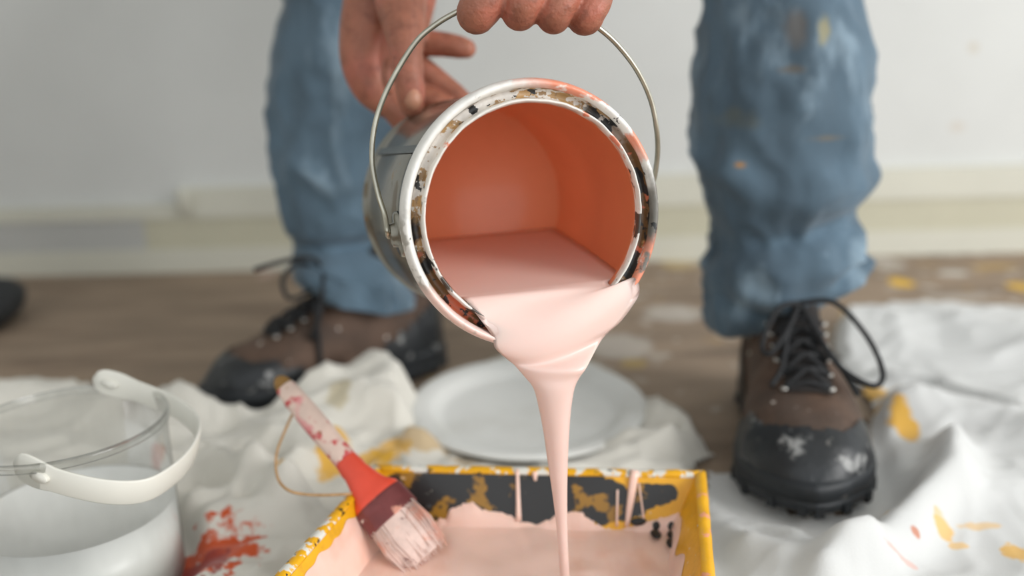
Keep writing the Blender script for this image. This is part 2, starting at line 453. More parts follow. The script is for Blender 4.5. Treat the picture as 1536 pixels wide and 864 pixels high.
# ------------------------------------------------------------------ roller tray
ZR = 0.070
BLc, BRc = onz(566, 703, ZR), onz(1050, 712, ZR)
def nearpt(x0, y0, x1, y1, y): return (x0 + (x1 - x0) * (y - y0) / (y1 - y0), y)
NLc = onz(*nearpt(566, 703, 424, 864, 1130), ZR); NRc = onz(*nearpt(1050, 712, 1062, 864, 1130), ZR)
tray_c = (BLc + BRc + NLc + NRc) / 4
tray = thing('paint_tray', 'yellow plastic roller tray caked with black and pink paint', 'paint tray', V((tray_c.x, tray_c.y, 0.006)))
YL = srgb(233, 172, 18)
blk_blobs = [((px, py), rr) for px, py, rr in ((620, 738, .022), (665, 742, .026), (715, 742, .03), (770, 745, .03), (820, 742, .03), (870, 745, .026), (905, 752, .02), (935, 765, .010), (985, 742, .010), (965, 745, .012), (1000, 740, .008), (955, 765, .006))]
T = [BLc, BRc, NRc, NLc]
def inset(d, z, k=1.0):
    c = tray_c; out = []
    n = 4
    for i in range(4):
        p = T[i]; p0 = T[i - 1]; p1 = T[(i + 1) % 4]
        u = (p0 - p).normalized(); v = (p1 - p).normalized()
        q = p + (u + v) * d; out.append(V((q.x, q.y, z)))
    return out
In0 = inset(.004, ZR - .001); In1 = inset(.028, .018)
def bw(px, py):   # point on the far inner wall seen at a pixel
    best = None
    n_ = (In1[0] - In0[0]).cross(In0[1] - In0[0]).normalized()
    r = ray(px, py); return CAM + r * ((In0[0] - CAM).dot(n_) / r.dot(n_))
stray = [(BLK, ('max',) + tuple(('blob', bw(px, py), (r * 1.15, .06, r * .78), 130, .55, .10) for (px, py), r in blk_blobs)),
         (srgb(222, 216, 200), ('noise', 150, 0.70, 0.72, 4.0)),
         (srgb(206, 150, 30), ('noise', 50, 0.56, 0.62, 6.0), .5)]
wall_tm = mat('tray_inner_paint', YL, 0.4, var=.08, vscale=40, layers=stray, bump=.25, bscale=90, coat=.2)
rim_tm = mat('tray_rim_paint', YL, 0.4, var=.06, vscale=40, bump=.3, bscale=120, layers=[
    (srgb(226, 224, 214), ('noise', 75, 0.50, 0.53, 4.0, (1, 1, .4))), (BLK, ('noise', 95, 0.60, 0.63, 9.0)), (srgb(236, 190, 170), ('noise', 60, 0.63, 0.66, 15.0))])
rimy_tm = mat('tray_rim_yellow', YL, 0.4, var=.06, vscale=40, bump=.2, bscale=120, layers=[
    (srgb(226, 224, 214), ('noise', 75, 0.64, 0.67, 4.0)), (srgb(236, 160, 120), ('noise', 60, 0.60, 0.64, 15.0))])
def ringwall(A, B, i, th=None):
    j = (i + 1) % 4; n = 24; vs = []; fs = []
    for r in range(7):
        for s in range(n + 1):
            p = A[i].lerp(A[j], s / n); q = B[i].lerp(B[j], s / n); vs.append(p.lerp(q, r / 6))
    for r in range(6):
        for s in range(n):
            k = r * (n + 1) + s; fs.append((k, k + 1, k + n + 2, k + n + 1))
    return vs, fs
Out0 = inset(-.004, ZR - .003); Out1 = inset(.020, .007)
for i in range(4): mesh_obj('inner_wall', *ringwall(In0, In1, i), wall_tm, tray)
out_tm = mat('tray_outer_plastic', srgb(190, 186, 174), .5, var=.1, vscale=30, layers=[(YL, ('noise', 30, .58, .62, 3.0)), (BLK, ('noise', 44, .64, .67, 8.0))])
for i in range(4): mesh_obj('outer_wall', *ringwall(Out0, Out1, i), out_tm, tray)
mesh_obj('tray_floor', In1 + Out1, [(0, 1, 2, 3), (4, 5, 6, 7)], wall_tm, tray, False)
RO = inset(-.0045, ZR); RI = inset(.0045, ZR)
for i in range(4):
    j = (i + 1) % 4; n = 60; loops = []
    for s in range(n + 1):
        po = RO[i].lerp(RO[j], s / n); pi_ = RI[i].lerp(RI[j], s / n)
        k = .0009 * noise.noise(po * 70)
        c = (po + pi_) / 2; h = (po - pi_) / 2
        loops.append([c + h * (math.cos(q * pi / 4) * (1.0 + k * 60)) + V((0, 0, .003 * math.sin(q * pi / 4) + k)) for q in range(8)])
    mesh_obj('rim', *loft(loops), rim_tm if i in (0, 3) else rimy_tm, tray)
# pink coat climbing the tray walls with a ragged top, plus drips
coat_m = mat('pink_tray_paint', srgb(243, 204, 188), 0.28, var=.03, vscale=25, coat=.3, sss=.15, bump=.12, bscale=30, layers=[
    (srgb(230, 172, 148), ('noise', 14, 0.52, 0.68, 3.0, (1.6, .8, 1)), .5)])
def coat(i, topf, name='paint_coat'):
    n = 120; m = 9; j = (i + 1) % 4; loops = []
    A, B = In0, In1
    nrm = (B[i] - A[i]).cross(A[j] - A[i]).normalized()
    if nrm.z < 0: nrm = -nrm
    for s in range(n + 1):
        f = s / n; p = A[i].lerp(A[j], f); q = B[i].lerp(B[j], f); t0 = topf(f)
        lp = []
        for r in range(m + 1):
            t = t0 + (1 - t0) * r / m
            lp.append(p.lerp(q, t) + nrm * (.0016 * min(1, r / 1.5) + .0002 + .0006 * noise.noise(p.lerp(q, t) * 60)))
        loops.append(lp)
    return mesh_obj(name, *loft(loops, False, False, False), coat_m, tray)
def topback(f):
    x = 566 + (1050 - 566) * f
    t = lerp([(566, .9), (600, .9), (640, .82), (660, .72), (680, .56), (700, .50), (730, .62), (760, .66), (790, .80), (820, .82), (850, .66), (880, .60), (905, .72), (935, .86), (960, .90), (990, .76), (1030, .66), (1050, .6)], x)
    return max(.05, min(.97, t * .82 - .04 + .05 * noise.noise(V((x / 13, 0, 0))) + .03 * noise.noise(V((x / 5, 4, 0)))))
coat(0, topback)
coat(3, lambda f: .12 + .06 * noise.noise(V((f * 20, 7, 0))))
coat(1, lambda f: .45 + .2 * noise.noise(V((f * 9, 17, 0))))
def drip(px0, py0, px1, py1, r0, r1):
    p, q = bw(px0, py0), bw(px1, py1); n = V((0, -.8, .6)); pts = [p.lerp(q, k / 8) + n * .0016 for k in range(9)]
    mesh_obj('paint_drip', *tube(pts, [r0 + (r1 - r0) * (k / 8) ** 2 for k in range(9)], 8, True, False, .5, (1, 0, 0)), coat_m, tray)
drip(776, 704, 778, 782, .0013, .0022); drip(952, 706, 940, 790, .0032, .0016); drip(926, 735, 925, 790, .0008, .0009); drip(958, 725, 966, 785, .0006, .0010); drip(802, 708, 803, 722, .002, .0008)
# the paint pool
pool = inset(.0205, .036); n = 60; vs = []; fs = []
hit = V((cp(.011, .088, .001).x + .012, ys, 0))
for r in range(n + 1):
    for s in range(n + 1):
        p = pool[0].lerp(pool[1], s / n).lerp(pool[3].lerp(pool[2], s / n), r / n)
        d = math.hypot(p.x - hit.x, p.y - hit.y)
        h = .0015 * noise.noise(V((p.x * 22, p.y * 22, 0))) + .0012 * noise.noise(V((p.x * 45, p.y * 30, 5))) + .003 * math.exp(-(d / .018) ** 2)
        vs.append(V((p.x, p.y, .0345 + h)))
for r in range(n):
    for s in range(n):
        k = r * (n + 1) + s; fs.append((k, k + 1, k + n + 2, k + n + 1))
tp = tag(mesh_obj('tray_paint', vs, fs, coat_m), 'pool of peach pink paint lying in the yellow tray', 'paint')
blot_m = mat('black_blot', BLK, .5)
def blots(lst):
    b = MB()
    for px, py, rx, ry in lst:
        c = bw(px, py) + V((0, -.0016, .0012)); s = (ry * .8)
        if c.z < .038: c = onz(px, py, .0375)
        vs, fs = sphere((0, 0, 0), 1, 12, 8)
        ax = V((1, 0, 0)); ay = (bw(px, py + 5) - bw(px, py)).normalized() if c.z > .038 else V((0, -1, 0)); az = ax.cross(ay)
        ry = ry * (1 if c.z > .038 else 1.6)
        b.add([c + ax * v.x * rx * (1 + .3 * noise.noise(v * 2 + V((px, 0, 0)))) + ay * v.y * ry + az * v.z * .0012 for v in vs], fs)
    b.obj('black_mark', blot_m, tray)
blots([(984, 789, .0028, .0034), (984, 801, .0038, .0042)]); blots([(1007, 790, .003, .0034), (1007, 802, .0032, .0034), (1007, 815, .0036, .0042)])
blots([(957, 783, .006, .003)]); blots([(641, 760, .003, .002)])

# ------------------------------------------------------------------ paint brush leaning on the tray corner
Bt = onz(628, 822, .045); Rr = onz(545, 722, .079)
ax = (Rr - Bt).normalized()
# slide the handle end to where the photograph shows it
def nearest_on_axis(px, py):
    r = ray(px, py).normalized(); w0 = Bt - CAM; b_ = ax.dot(r); d_ = ax.dot(w0); e_ = r.dot(w0)
    return (b_ * e_ - d_) / (1 - b_ * b_)
LB = nearest_on_axis(432, 560)
brush = thing('paint_brush', 'flat paint brush with red neck and smeared white handle leaning on the tray', 'paint brush', Bt)
vdir = (CAM - (Bt + ax * LB * .4)).normalized(); wdir = ax.cross(vdir).normalized(); ndir = wdir.cross(ax).normalized()
if wdir.x < 0: wdir = -wdir
def bloft(tab, seg=20, pw=2.4):
    tab = catmull(tab, 5); loops = []
    for s, hw, ht in tab:
        lp = []
        for j in range(seg):
            th = 2 * pi * j / seg; c, s_ = math.cos(th), math.sin(th)
            lp.append(Bt + ax * s + wdir * (hw * (.9 if hw > .01 else 1) * math.copysign(abs(c) ** (2 / pw), c)) + ndir * (1.0 * ht * math.copysign(abs(s_) ** (2 / pw), s_)))
        loops.append(lp)
    return loft(loops)
hand_m = mat('smeared_white_handle', srgb(226, 200, 186), .45, var=.08, vscale=60, coat=.3, bump=.2, bscale=120, layers=[
    (srgb(200, 60, 64), ('noise', 60, 0.52, 0.60, 3.0)), (srgb(226, 150, 150), ('noise', 48, 0.52, 0.60, 8.0), .8), (srgb(150, 110, 70), ('noise', 90, 0.66, 0.69, 5.0))])
red_m = mat('red_brush_neck', srgb(226, 76, 52), .4, var=.06, vscale=50, coat=.3, layers=[(srgb(236, 200, 190), ('noise', 60, 0.66, 0.70, 2.0))])
tip_m = mat('brown_handle_tip', srgb(140, 104, 50), .5, var=.15, vscale=80)
fer_m = mat('maroon_stained_ferrule', srgb(120, 62, 62), .4, .25, var=.15, vscale=70, bump=.3, bscale=120, layers=[
    (srgb(222, 214, 208), ('noise', 60, 0.60, 0.64, 2.0)), (srgb(225, 160, 140), ('noise', 45, 0.58, 0.64, 6.0))])
bri_m = mat('paint_loaded_bristles', srgb(232, 206, 196), .55, var=.1, vscale=120, layers=[(srgb(236, 180, 160), ('noise', 40, 0.5, 0.6, 2.0)), (srgb(130, 70, 66), ('noise', 90, 0.64, 0.68, 5.0))])
u0 = nearest_on_axis(594, 776); u1 = nearest_on_axis(574, 744); u2 = nearest_on_axis(520, 690)
mesh_obj('ferrule', *bloft([(u0, .0225, .0075), (u0 + .001, .0232, .008), ((u0 + u1) / 2, .0228, .008), (u1 - .001, .0225, .008), (u1, .0215, .0072)]), fer_m, brush)
mesh_obj('neck', *bloft([(u1 - .001, .0212, .0072), (u1 + .004, .0205, .0072), (u1 + .012, .015, .0068), (u2 - .008, .0098, .0065), (u2, .0088, .0064)]), red_m, brush)
mesh_obj('handle', *bloft([(u2, .0086, .0063), (u2 + .02, .0088, .0064), (u2 + .045, .0092, .006), (LB - .018, .0085, .0056), (LB - .008, .0075, .005)]), hand_m, brush)
mesh_obj('handle_tip', *bloft([(LB - .0085, .0074, .0049), (LB - .004, .0066, .0046), (LB, .0052, .0038), (LB + .003, .0025, .002)]), tip_m, brush)
bm_ = MB(); bm_.add(*bloft([(u0 + .002, .0215, .0068), (u0 - .012, .022, .0075), (u0 - .022, .0215, .0066), (u0 - .031, .018, .004), (u0 - .036, .010, .0016)]))
for k in range(170):
    s = random.uniform(-1, 1); q = random.uniform(-1, 1)
    p0 = Bt + ax * (u0 + .001) + wdir * (s * .019) + ndir * (q * .0066)
    ln = random.uniform(.030, .040)
    p2 = Bt + ax * (u0 - ln) + wdir * (s * .019 * random.uniform(.8, 1.05)) + ndir * (q * .004 + random.uniform(-.001, .001))
    pm = (p0 + p2) / 2 + wdir * (s * .0018) + ndir * (q * .0026)
    bm_.add(*tube([p0, pm, p2], [.0006, .0005, .0002], 4))
bm_.obj('bristles', bri_m, brush)
cord_m = mat('tan_string', srgb(186, 148, 104), .7, var=.15, vscale=200)
hp = Bt + ax * (LB - .012)
zf = lambda px, py, k: at(px, py, proj(hp)[2] - k)
lpx = [(452, 588), (430, 640), (415, 680), (416, 715), (432, 735), (462, 742), (505, 742), (530, 738), (528, 715), (505, 660), (478, 610)]
mesh_obj('hanging_loop', *tube(catmull([hp + ndir * .005] + [zf(x, y, .00 + .05 * min(1, i / 4)) for i, (x, y) in enumerate(lpx[:7])] + [zf(x, y, .045 - .008 * i) for i, (x, y) in enumerate(lpx[7:9])], 6), .0011, 6), cord_m, brush)

# ------------------------------------------------------------------ plate
pcx = onz(791, 608, .020); RP = (onz(963, 602, .012) - onz(620, 602, .012)).length / 2
plate_m = mat('white_paper_plate', srgb(226, 226, 222), .5, var=.02, vscale=12, layers=[(srgb(198, 196, 188), ('noise', 12, .5, .7, 3.0), .4)])
ex, ey = V((1, 0, 0)), V((0, 1, 0))
pax = V((.02, -.035, 1)).normalized(); px_ = ey.cross(pax).normalized(); py_ = pax.cross(px_)
prof = [(.0001, .002), (RP * .70, .002), (RP * .74, .003), (RP * .80, .010), (RP * .84, .0125), (RP * .95, .0145), (RP * .985, .0145), (RP, .0125), (RP * 1.0, .010), (RP * .985, .0095), (RP * .95, .011), (RP * .84, .009), (RP * .76, .0), (RP * .70, -.001), (.0001, -.001)]
plate = tag(mesh_obj('plate', *lathe(prof, V((pcx.x, pcx.y, .0100)), pax, py_, px_, 96), plate_m), 'round white plate lying on the cloth behind the tray', 'plate')

# ------------------------------------------------------------------ clear plastic bucket with white paint
def bucket():
    zr = .135; c = onz(92, 632, zr); R = (onz(236, 632, zr) - onz(-52, 632, zr)).length / 2
    root = thing('plastic_bucket', 'small clear plastic bucket with strap handle, part filled with white paint', 'bucket', V((c.x, c.y, .006)))
    t = NT('clear_plastic')
    out = [n for n in t.t.nodes if n.type == 'OUTPUT_MATERIAL'][0]
    tr = t.n('ShaderNodeBsdfTransparent'); tr.inputs[0].default_value = (.95, .955, .95, 1)
    gl = t.n('ShaderNodeBsdfGlossy'); gl.inputs['Roughness'].default_value = .12
    df = t.n('ShaderNodeBsdfTranslucent'); df.inputs[0].default_value = (.85, .85, .83, 1)
    lw = t.n('ShaderNodeLayerWeight'); lw.inputs[0].default_value = .35
    m1 = t.n('ShaderNodeMixShader'); t.link(t.math('MULTIPLY', t.ramp01(t.noise(22, 3, 2.0, (1, 1, .5)), .35, .8), .22), m1.inputs[0]); t.link(tr.outputs[0], m1.inputs[1]); t.link(df.outputs[0], m1.inputs[2])
    m2 = t.n('ShaderNodeMixShader'); t.link(t.math('MULTIPLY', lw.outputs['Fresnel'], .6), m2.inputs[0]); t.link(m1.outputs[0], m2.inputs[1]); t.link(gl.outputs[0], m2.inputs[2])
    t.link(m2.outputs[0], out.inputs[0]); clear = t.m
    white = mat('white_emulsion', srgb(236, 236, 232), .35, var=.01, sss=.0)
    strap = mat('white_strap_plastic', srgb(226, 224, 214), .4, var=.02)
    c0 = V((c.x, c.y, 0)); up = V((0, 0, 1))
    mesh_obj('wall', *lathe([(R * .97, .008), (R * .975, .06), (R * .985, zr - .004)], c0, up, ey, ex, 72), clear, root)
    mesh_obj('rim', *lathe([(R * .985, zr - .006), (R * 1.015, zr - .006), (R * 1.02, zr - .002), (R * 1.01, zr), (R * .985, zr), (R * .98, zr - .004)], c0, up, ey, ex, 72), clear, root)
    mesh_obj('base', *lathe([(.0001, .006), (R * .95, .006), (R * .97, .009)], c0, up, ey, ex, 72), clear, root)
    lv = .068
    p = tag(mesh_obj('bucket_paint', *lathe([(.0001, .0075), (R * .955, .0095), (R * .962, lv), (R * .94, lv - .001), (.0001, lv - .001)], c0, up, ey, ex, 72), white), 'white paint standing in the clear plastic bucket', 'paint')
    df_ = proj(c0 + V((0, 0, zr)))[2]
    path = [(22, 694, -.055), (60, 712, -.062), (110, 728, -.066), (165, 738, -.064), (215, 736, -.055), (252, 718, -.04), (284, 688, -.015), (298, 655, .01), (290, 632, .03), (262, 610, .045), (225, 594, .055), (185, 580, .062), (140, 568, .062)]
    pts = [V(q) for q in catmull([at(x, y, df_ + k) for x, y, k in path], 6)]
    loops = []
    n = len(pts)
    for i, q in enumerate(pts):
        tg = (pts[min(n - 1, i + 1)] - pts[max(0, i - 1)]).normalized()
        ud = V((0.25, 0, 1)); ud = (ud - tg * ud.dot(tg)).normalized(); nn = tg.cross(ud)
        f = i / (n - 1); e = min(f, 1 - f)
        hw = .0085 if e > .12 else (.0085 + .002 * math.sin(pi * e / .12)) * (math.sqrt(max(0.02, 1 - (1 - min(1, e / .04)) ** 2)))
        loops.append([q + ud * (hw * cx) + nn * (.0012 * cy) for cx, cy in ((1, .5), (.9, 1), (-.9, 1), (-1, .5), (-1, -.5), (-.9, -1), (.9, -1), (1, -.5))])
    h = mesh_obj('strap_handle', *loft(loops), strap, root)
    for k, i in enumerate((5, n - 6)):
        q = pts[i]; tg = (pts[i + 2] - pts[i - 2]).normalized(); ud = V((0.25, 0, 1)); ud = (ud - tg * ud.dot(tg)).normalized(); nn = tg.cross(ud)
        if nn.dot(CAM - q) < 0: nn = -nn
        lp = [q + tg * (.017 * math.cos(2 * pi * j / 28)) + ud * (.0075 * math.sin(2 * pi * j / 28)) + nn * .0018 for j in range(28)]
        mesh_obj('slot_rib', *tube(lp, .0014, 6, False, True), strap, h)
        lp = [[q + tg * (.006 + .007 * math.cos(2 * pi * j / 16)) + ud * (.0035 * math.sin(2 * pi * j / 16)) + nn * z for j in range(16)] for z in (-.006, .003, .0036)]
        mesh_obj('peg', *loft(lp), strap, root)
    # moulded pouring rib inside
    rb = [c0 + V((R * .35, -R * .88, 0)) * s + V((0, 0, z)) for s, z in ((.96, zr - .002), (.95, .10), (.94, .062))]
    0 and mesh_obj('pouring_rib', *tube(rb, [.007, .006, .005], 10, True, False, .25, (1, 0, 0)), clear, root)
bucket()

# ------------------------------------------------------------------ dark bag at the far left by the wall
dk = mat('black_nylon', srgb(38, 40, 42), .7, var=.2, vscale=40, bump=.2)
dc = onz(-28, 492)
b = MB(); vs, fs = sphere((0, 0, 0), 1, 24, 16)
b.add([V((dc.x + v.x * .06 * (1 + .12 * noise.noise(v * 1.7)), dc.y + v.y * .09, max(0, .034 + v.z * .038 * (1 + .15 * noise.noise(v * 2.2))))) for v in vs], fs)
bag = thing('tool_pouch', 'black soft pouch lying on the brown floor near the wall', 'pouch', V((dc.x, dc.y, 0)))
b.obj('body', dk, bag)
mesh_obj('strap', *tube(catmull([dc + V((-.04, -.01, .060)), dc + V((-.01, -.03, .082)), dc + V((.02, -.02, .07)), dc + V((.04, 0, .045))], 6), .005, 8, True, False, .4), dk, bag)

# ------------------------------------------------------------------ drop cloths
def poly_in(p, poly):
    x, y = p; r = False; n = len(poly)
    for i in range(n):
        x0, y0 = poly[i]; x1, y1 = poly[i - 1]
        if (y0 > y) != (y1 > y) and x < (x1 - x0) * (y - y0) / (y1 - y0) + x0: r = not r
    return r
def seg_d(p, A, B):
    ab = B - A; t = max(0, min(1, (p - A).dot(ab) / max(1e-9, ab.length_squared))); return (p - A - ab * t).length
def poly_sd(p, poly):
    d = min(seg_d(p, V(poly[i - 1]), V(poly[i])) for i in range(len(poly)))
    return d if poly_in(p, poly) else -d
def W2(pts, z=0.0): return [onz(x, y, z).to_2d() for x, y in pts]
foot_R = (onz(1234, 795, .004), V((.288, .985, 0)))        # toe, heel of the boot facing the camera
foot_L = (onz(303, 632, .0), onz(650, 548, .0))
def capsule_clear(p, q, r, soft):
    p = p.to_2d(); q = q.to_2d()
    return lambda v: sst(r, r + soft, seg_d(v, p, q))
trayP = [t.to_2d() for t in inset(-.006, 0)]
bkt = onz(92, 632, .135).to_2d()
clears = [capsule_clear(foot_R[0] + V((0, .06, 0)), foot_R[1], .068, .03), capsule_clear(foot_L[0].lerp(foot_L[1], .2), foot_L[1], .06, .03),
          lambda v: sst(.004, .03, -poly_sd(v, trayP)), lambda v: sst(RP * .78, RP * 1.0 + .015, (v - pcx.to_2d()).length), lambda v: sst(.070, .095, (v - bkt).length)]
def cloth(name, poly, ridges, m, z0, amp, seed, label, step=.0045):
    P = W2(poly)
    xs = [p.x for p in P]; yy = [p.y for p in P]
    nx = int((max(xs) - min(xs)) / step) + 1; ny = int((max(yy) - min(yy)) / step) + 1
    RG = [([V(q) for q in W2(pp)], h, wd_, sh) for pp, h, wd_, sh in ridges]
    idx = {}; vs = []; fs = []
    for j in range(ny + 1):
        for i in range(nx + 1):
            p = V((min(xs) + i * step, min(yy) + j * step))
            sd = poly_sd(p, P) + .012 * noise.noise(V((p.x * 9, p.y * 9, seed)))
            if sd < 0: continue
            q = V((p.x, p.y, seed))
            wv = V((p.x + .05 * noise.noise(q * 6), p.y + .05 * noise.noise(q * 6 + V((9, 0, 0))), seed))
            h = amp * ((1 - abs(noise.noise(V((wv.x * 7, wv.y * 10, seed))))) ** 3 + .5 * (1 - abs(noise.noise(V((wv.x * 15 + wv.y * 6, wv.y * 19, seed + 3))))) ** 3)
            h += amp * .35 * (1 - abs(noise.noise(V((wv.x * 24 - wv.y * 12, wv.y * 30, seed + 8))))) ** 7
            for pp, rh, rw, sh in RG:
                d = min(seg_d(p, pp[k], pp[k + 1]) for k in range(len(pp) - 1))
                if d < rw * 3: h += rh * math.exp(-(d / rw) ** sh) * (1 + .25 * noise.noise(q * 14))
            for c in clears:
                k = c(p); h *= k
                if k < .02: break
            h *= sst(-.004, .02, sd)
            idx[(i, j)] = len(vs); vs.append(V((p.x, p.y, z0 + max(0, h))))
    for (i, j) in list(idx):
        k = [(i, j), (i + 1, j), (i + 1, j + 1), (i, j + 1)]
        if all(q in idx for q in k): fs.append(tuple(idx[q] for q in k))
    o = mesh_obj(name, vs, fs, m)
    return tag(o, label, 'cloth')
def cb(px, py, rx, ry, c, a=1.0, z=.02, e=.25, am=.9):
    p = onz(px, py, z); return (c, ('blob', p, (rx, ry, .2), 70, am * 1.5, max(e, .3)), a)
ORG = srgb(206, 82, 30); YL2 = srgb(226, 170, 26)
cloth_m = mat('stained_cotton_left', srgb(220, 216, 206), .85, var=.03, vscale=10, sheen=.2, bump=.15, bscale=500, layers=[
    cb(330, 838, .035, .035, ORG, 1, .01, .15, 1.6), cb(300, 858, .03, .02, srgb(150, 40, 24), .9, .01, .2, 1.4), cb(245, 718, .006, .02, srgb(190, 90, 60), .9),
    cb(500, 690, .016, .03, YL2, .9, .02), cb(585, 680, .02, .03, YL2, .8, .02), cb(560, 690, .03, .01, YL2, .8, .02), cb(427, 758, .005, .005, YL2, .8), cb(510, 588, .014, .02, srgb(190, 176, 140), .7, .05),
    cb(982, 607, .012, .012, srgb(226, 150, 130), .9), cb(640, 665, .03, .015, srgb(190, 150, 70), .6), cb(700, 680, .02, .01, srgb(180, 140, 60), .5)])
clothr_m = mat('stained_cotton_right', srgb(206, 206, 204), .85, var=.02, vscale=10, sheen=.2, bump=.15, bscale=500, layers=[
    cb(1308, 562, .016, .03, YL2, .9, .03), cb(1358, 622, .013, .03, YL2, .9, .03), cb(1330, 590, .025, .012, YL2, .9, .03),
    cb(1345, 752, .008, .012, YL2, .9), cb(1218, 794, .010, .008, YL2, .9), cb(1282, 800, .006, .016, YL2, .9), cb(1525, 835, .010, .014, YL2, .8, .01, .3, 1.6), cb(1470, 805, .018, .004, YL2, .5, .01, .4), cb(1415, 795, .008, .012, YL2, .7), cb(1440, 808, .008, .004, YL2, .6),
    cb(1372, 812, .004, .004, srgb(190, 110, 70), .8), cb(1350, 842, .014, .003, srgb(214, 150, 130), .5), cb(1090, 640, .02, .02, srgb(200, 160, 60), .5)])
left_poly = [(-160, 640), (60, 600), (240, 640), (310, 645), (420, 610), (500, 596), (575, 590), (622, 618), (700, 560), (800, 545), (900, 556), (965, 600), (1040, 640), (1090, 690), (1055, 712), (1034, 770), (1040, 900), (1015, 1250), (-400, 1200), (-400, 700)]
cloth('drop_cloth', left_poly, [
    ([(300, 655), (420, 625), (540, 612), (600, 628)], .045, .035, 2), ([(480, 650), (570, 650)], .035, .05, 2), ([(250, 690), (330, 700), (430, 690), (500, 705)], .018, .018, 2), ([(250, 745), (330, 740), (440, 790)], .028, .016, 2), ([(290, 800), (390, 770), (450, 730)], .022, .014, 2),
    ([(260, 860), (330, 815), (420, 800)], .02, .02, 2), ([(620, 690), (760, 690), (1000, 690)], .016, .012, 2), ([(960, 640), (1060, 680), (1110, 720)], .02, .015, 2), ([(1070, 740), (1090, 790), (1080, 850)], .02, .02, 2),
    ([(0, 640), (120, 620), (230, 660)], .03, .03, 2), ([(980, 615), (1040, 645), (1105, 690)], .016, .008, 2)],
    cloth_m, .003, .016, 1.3, 'crumpled off-white drop cloth with orange and yellow stains under the tray')
right_poly = [(1245, 492), (1330, 462), (1420, 462), (1640, 470), (1950, 560), (1950, 1250), (1020, 1250), (1045, 900), (1040, 770), (1060, 715), (1110, 715), (1190, 780), (1270, 780), (1305, 700), (1300, 620), (1280, 575), (1255, 530)]
cloth('drop_cloth', right_poly, [
    ([(1275, 512), (1400, 508), (1640, 548)], .030, .065, 2), ([(1350, 640), (1450, 650), (1640, 700)], .028, .034, 2), ([(1400, 760), (1600, 800)], .016, .05, 2),
    ([(1235, 905), (1330, 850), (1420, 775), (1425, 700)], .030, .018, 2), ([(1070, 745), (1130, 800), (1190, 838)], .014, .012, 2), ([(1080, 830), (1170, 870), (1300, 880)], .018, .018, 2), ([(1320, 575), (1400, 590), (1540, 640)], .012, .008, 2)],
    clothr_m, .0045, .007, 5.7, 'thick white drop cloth with yellow stains bunched around the brown boot')

# ------------------------------------------------------------------ the person
person = thing('person', 'person in paint-flecked blue jeans and work boots tipping a paint can', 'person', V((.05, 1.0, 0)))
skin_m = mat('weathered_skin', srgb(158, 100, 78), .48, var=.14, vscale=55, bump=.5, bscale=330, sss=.25, layers=[
    (srgb(190, 108, 90), ('noise', 26, .48, .68, 3.0), .5), (srgb(120, 70, 52), ('noise', 95, .52, .66, 6.0), .5)])
def chain(b, pts, seg=16):
    q = catmull(pts, 5); b.add(*tube([V(p[:3]) for p in q], [p[3] for p in q], seg))
    b.add(*sphere(q[0][:3], q[0][3], 14, 9)); b.add(*sphere(q[-1][:3], q[-1][3], 14, 9))
def pch(lst):   # (px,py,depth,r_px) to world
    return [tuple(at(x, y, d)) + (r * d / FPX,) for x, y, d, r in lst]
hb = MB()
# hand closed on the bail
grip = [[(792, -95, .570, 31), (768, -52, .556, 30), (741, -12, .549, 31), (723, 8, .549, 32), (715, 20, .553, 31), (718, 22, .562, 27), (733, 10, .574, 24), (748, -12, .577, 22)],
        [(835, -100, .568, 29), (815, -52, .552, 28), (799, -14, .545, 27), (786, 6, .545, 27.5), (780, 18, .551, 28), (781, 15, .561, 27), (790, 2, .574, 24), (800, -18, .577, 22)],
        [(876, -92, .568, 27), (860, -46, .553, 26), (849, -8, .547, 25), (837, 12, .547, 25.5), (831, 25, .552, 26), (831, 21, .561, 26), (838, 8, .574, 23), (846, -12, .577, 21)],
        [(912, -78, .572, 25), (902, -36, .560, 24), (896, 0, .553, 23), (886, 17, .552, 24), (880, 28, .556, 24.5), (874, 27, .564, 24), (880, 14, .575, 21), (886, -6, .578, 19)]]
for g in grip: chain(hb, pch(g))
for g in ([(800, -100, .585, 42), (810, -150, .600, 44), (825, -215, .62, 44), (835, -260, .63, 42)], [(840, -105, .585, 42), (845, -150, .6, 44), (845, -215, .62, 42)], [(880, -95, .585, 40), (872, -150, .6, 42), (860, -215, .62, 42), (850, -260, .63, 42)],
          [(812, -185, .61, 36), (775, -120, .600, 32), (765, -70, .598, 28), (785, -40, .597, 25), (815, -32, .596, 22)]): chain(hb, pch(g))
# hand holding the bottom edge of the can
hold = [[(600, -60, .775, 44), (600, -10, .760, 42), (606, 40, .745, 32), (610, 80, .737, 25), (613, 112, .735, 23), (616, 140, .738, 22), (617, 157, .742, 19)],
        [(560, -70, .795, 42), (560, -10, .795, 44), (552, 50, .800, 43), (549, 90, .800, 39), (560, 128, .800, 33), (580, 150, .800, 27)],
        [(625, -60, .79, 36), (618, -10, .79, 38), (604, 50, .795, 36), (590, 100, .800, 34)],
        [(612, 52, .805, 24), (640, 64, .803, 20), (668, 67, .80, 18.5), (690, 71, .797, 17), (700, 73, .796, 14.5)],
        [(600, 90, .812, 24), (632, 104, .812, 20), (662, 126, .812, 18), (684, 142, .81, 16), (696, 150, .808, 13)],
        [(590, 120, .810, 24), (625, 140, .806, 18), (650, 150, .802, 16), (670, 158, .80, 13)],
        [(585, 148, .800, 25), (606, 170, .796, 20), (634, 178, .788, 17), (660, 176, .784, 15), (684, 168, .782, 12)],
        [(585, 150, .805, 24), (612, 188, .803, 18), (640, 196, .80, 15), (660, 196, .80, 12)],
        [(582, 95, .770, 8), (580, 115, .768, 9), (584, 135, .770, 8)]]
for g in hold: chain(hb, pch([(x, y, d - .032, r) for x, y, d, r in g]))
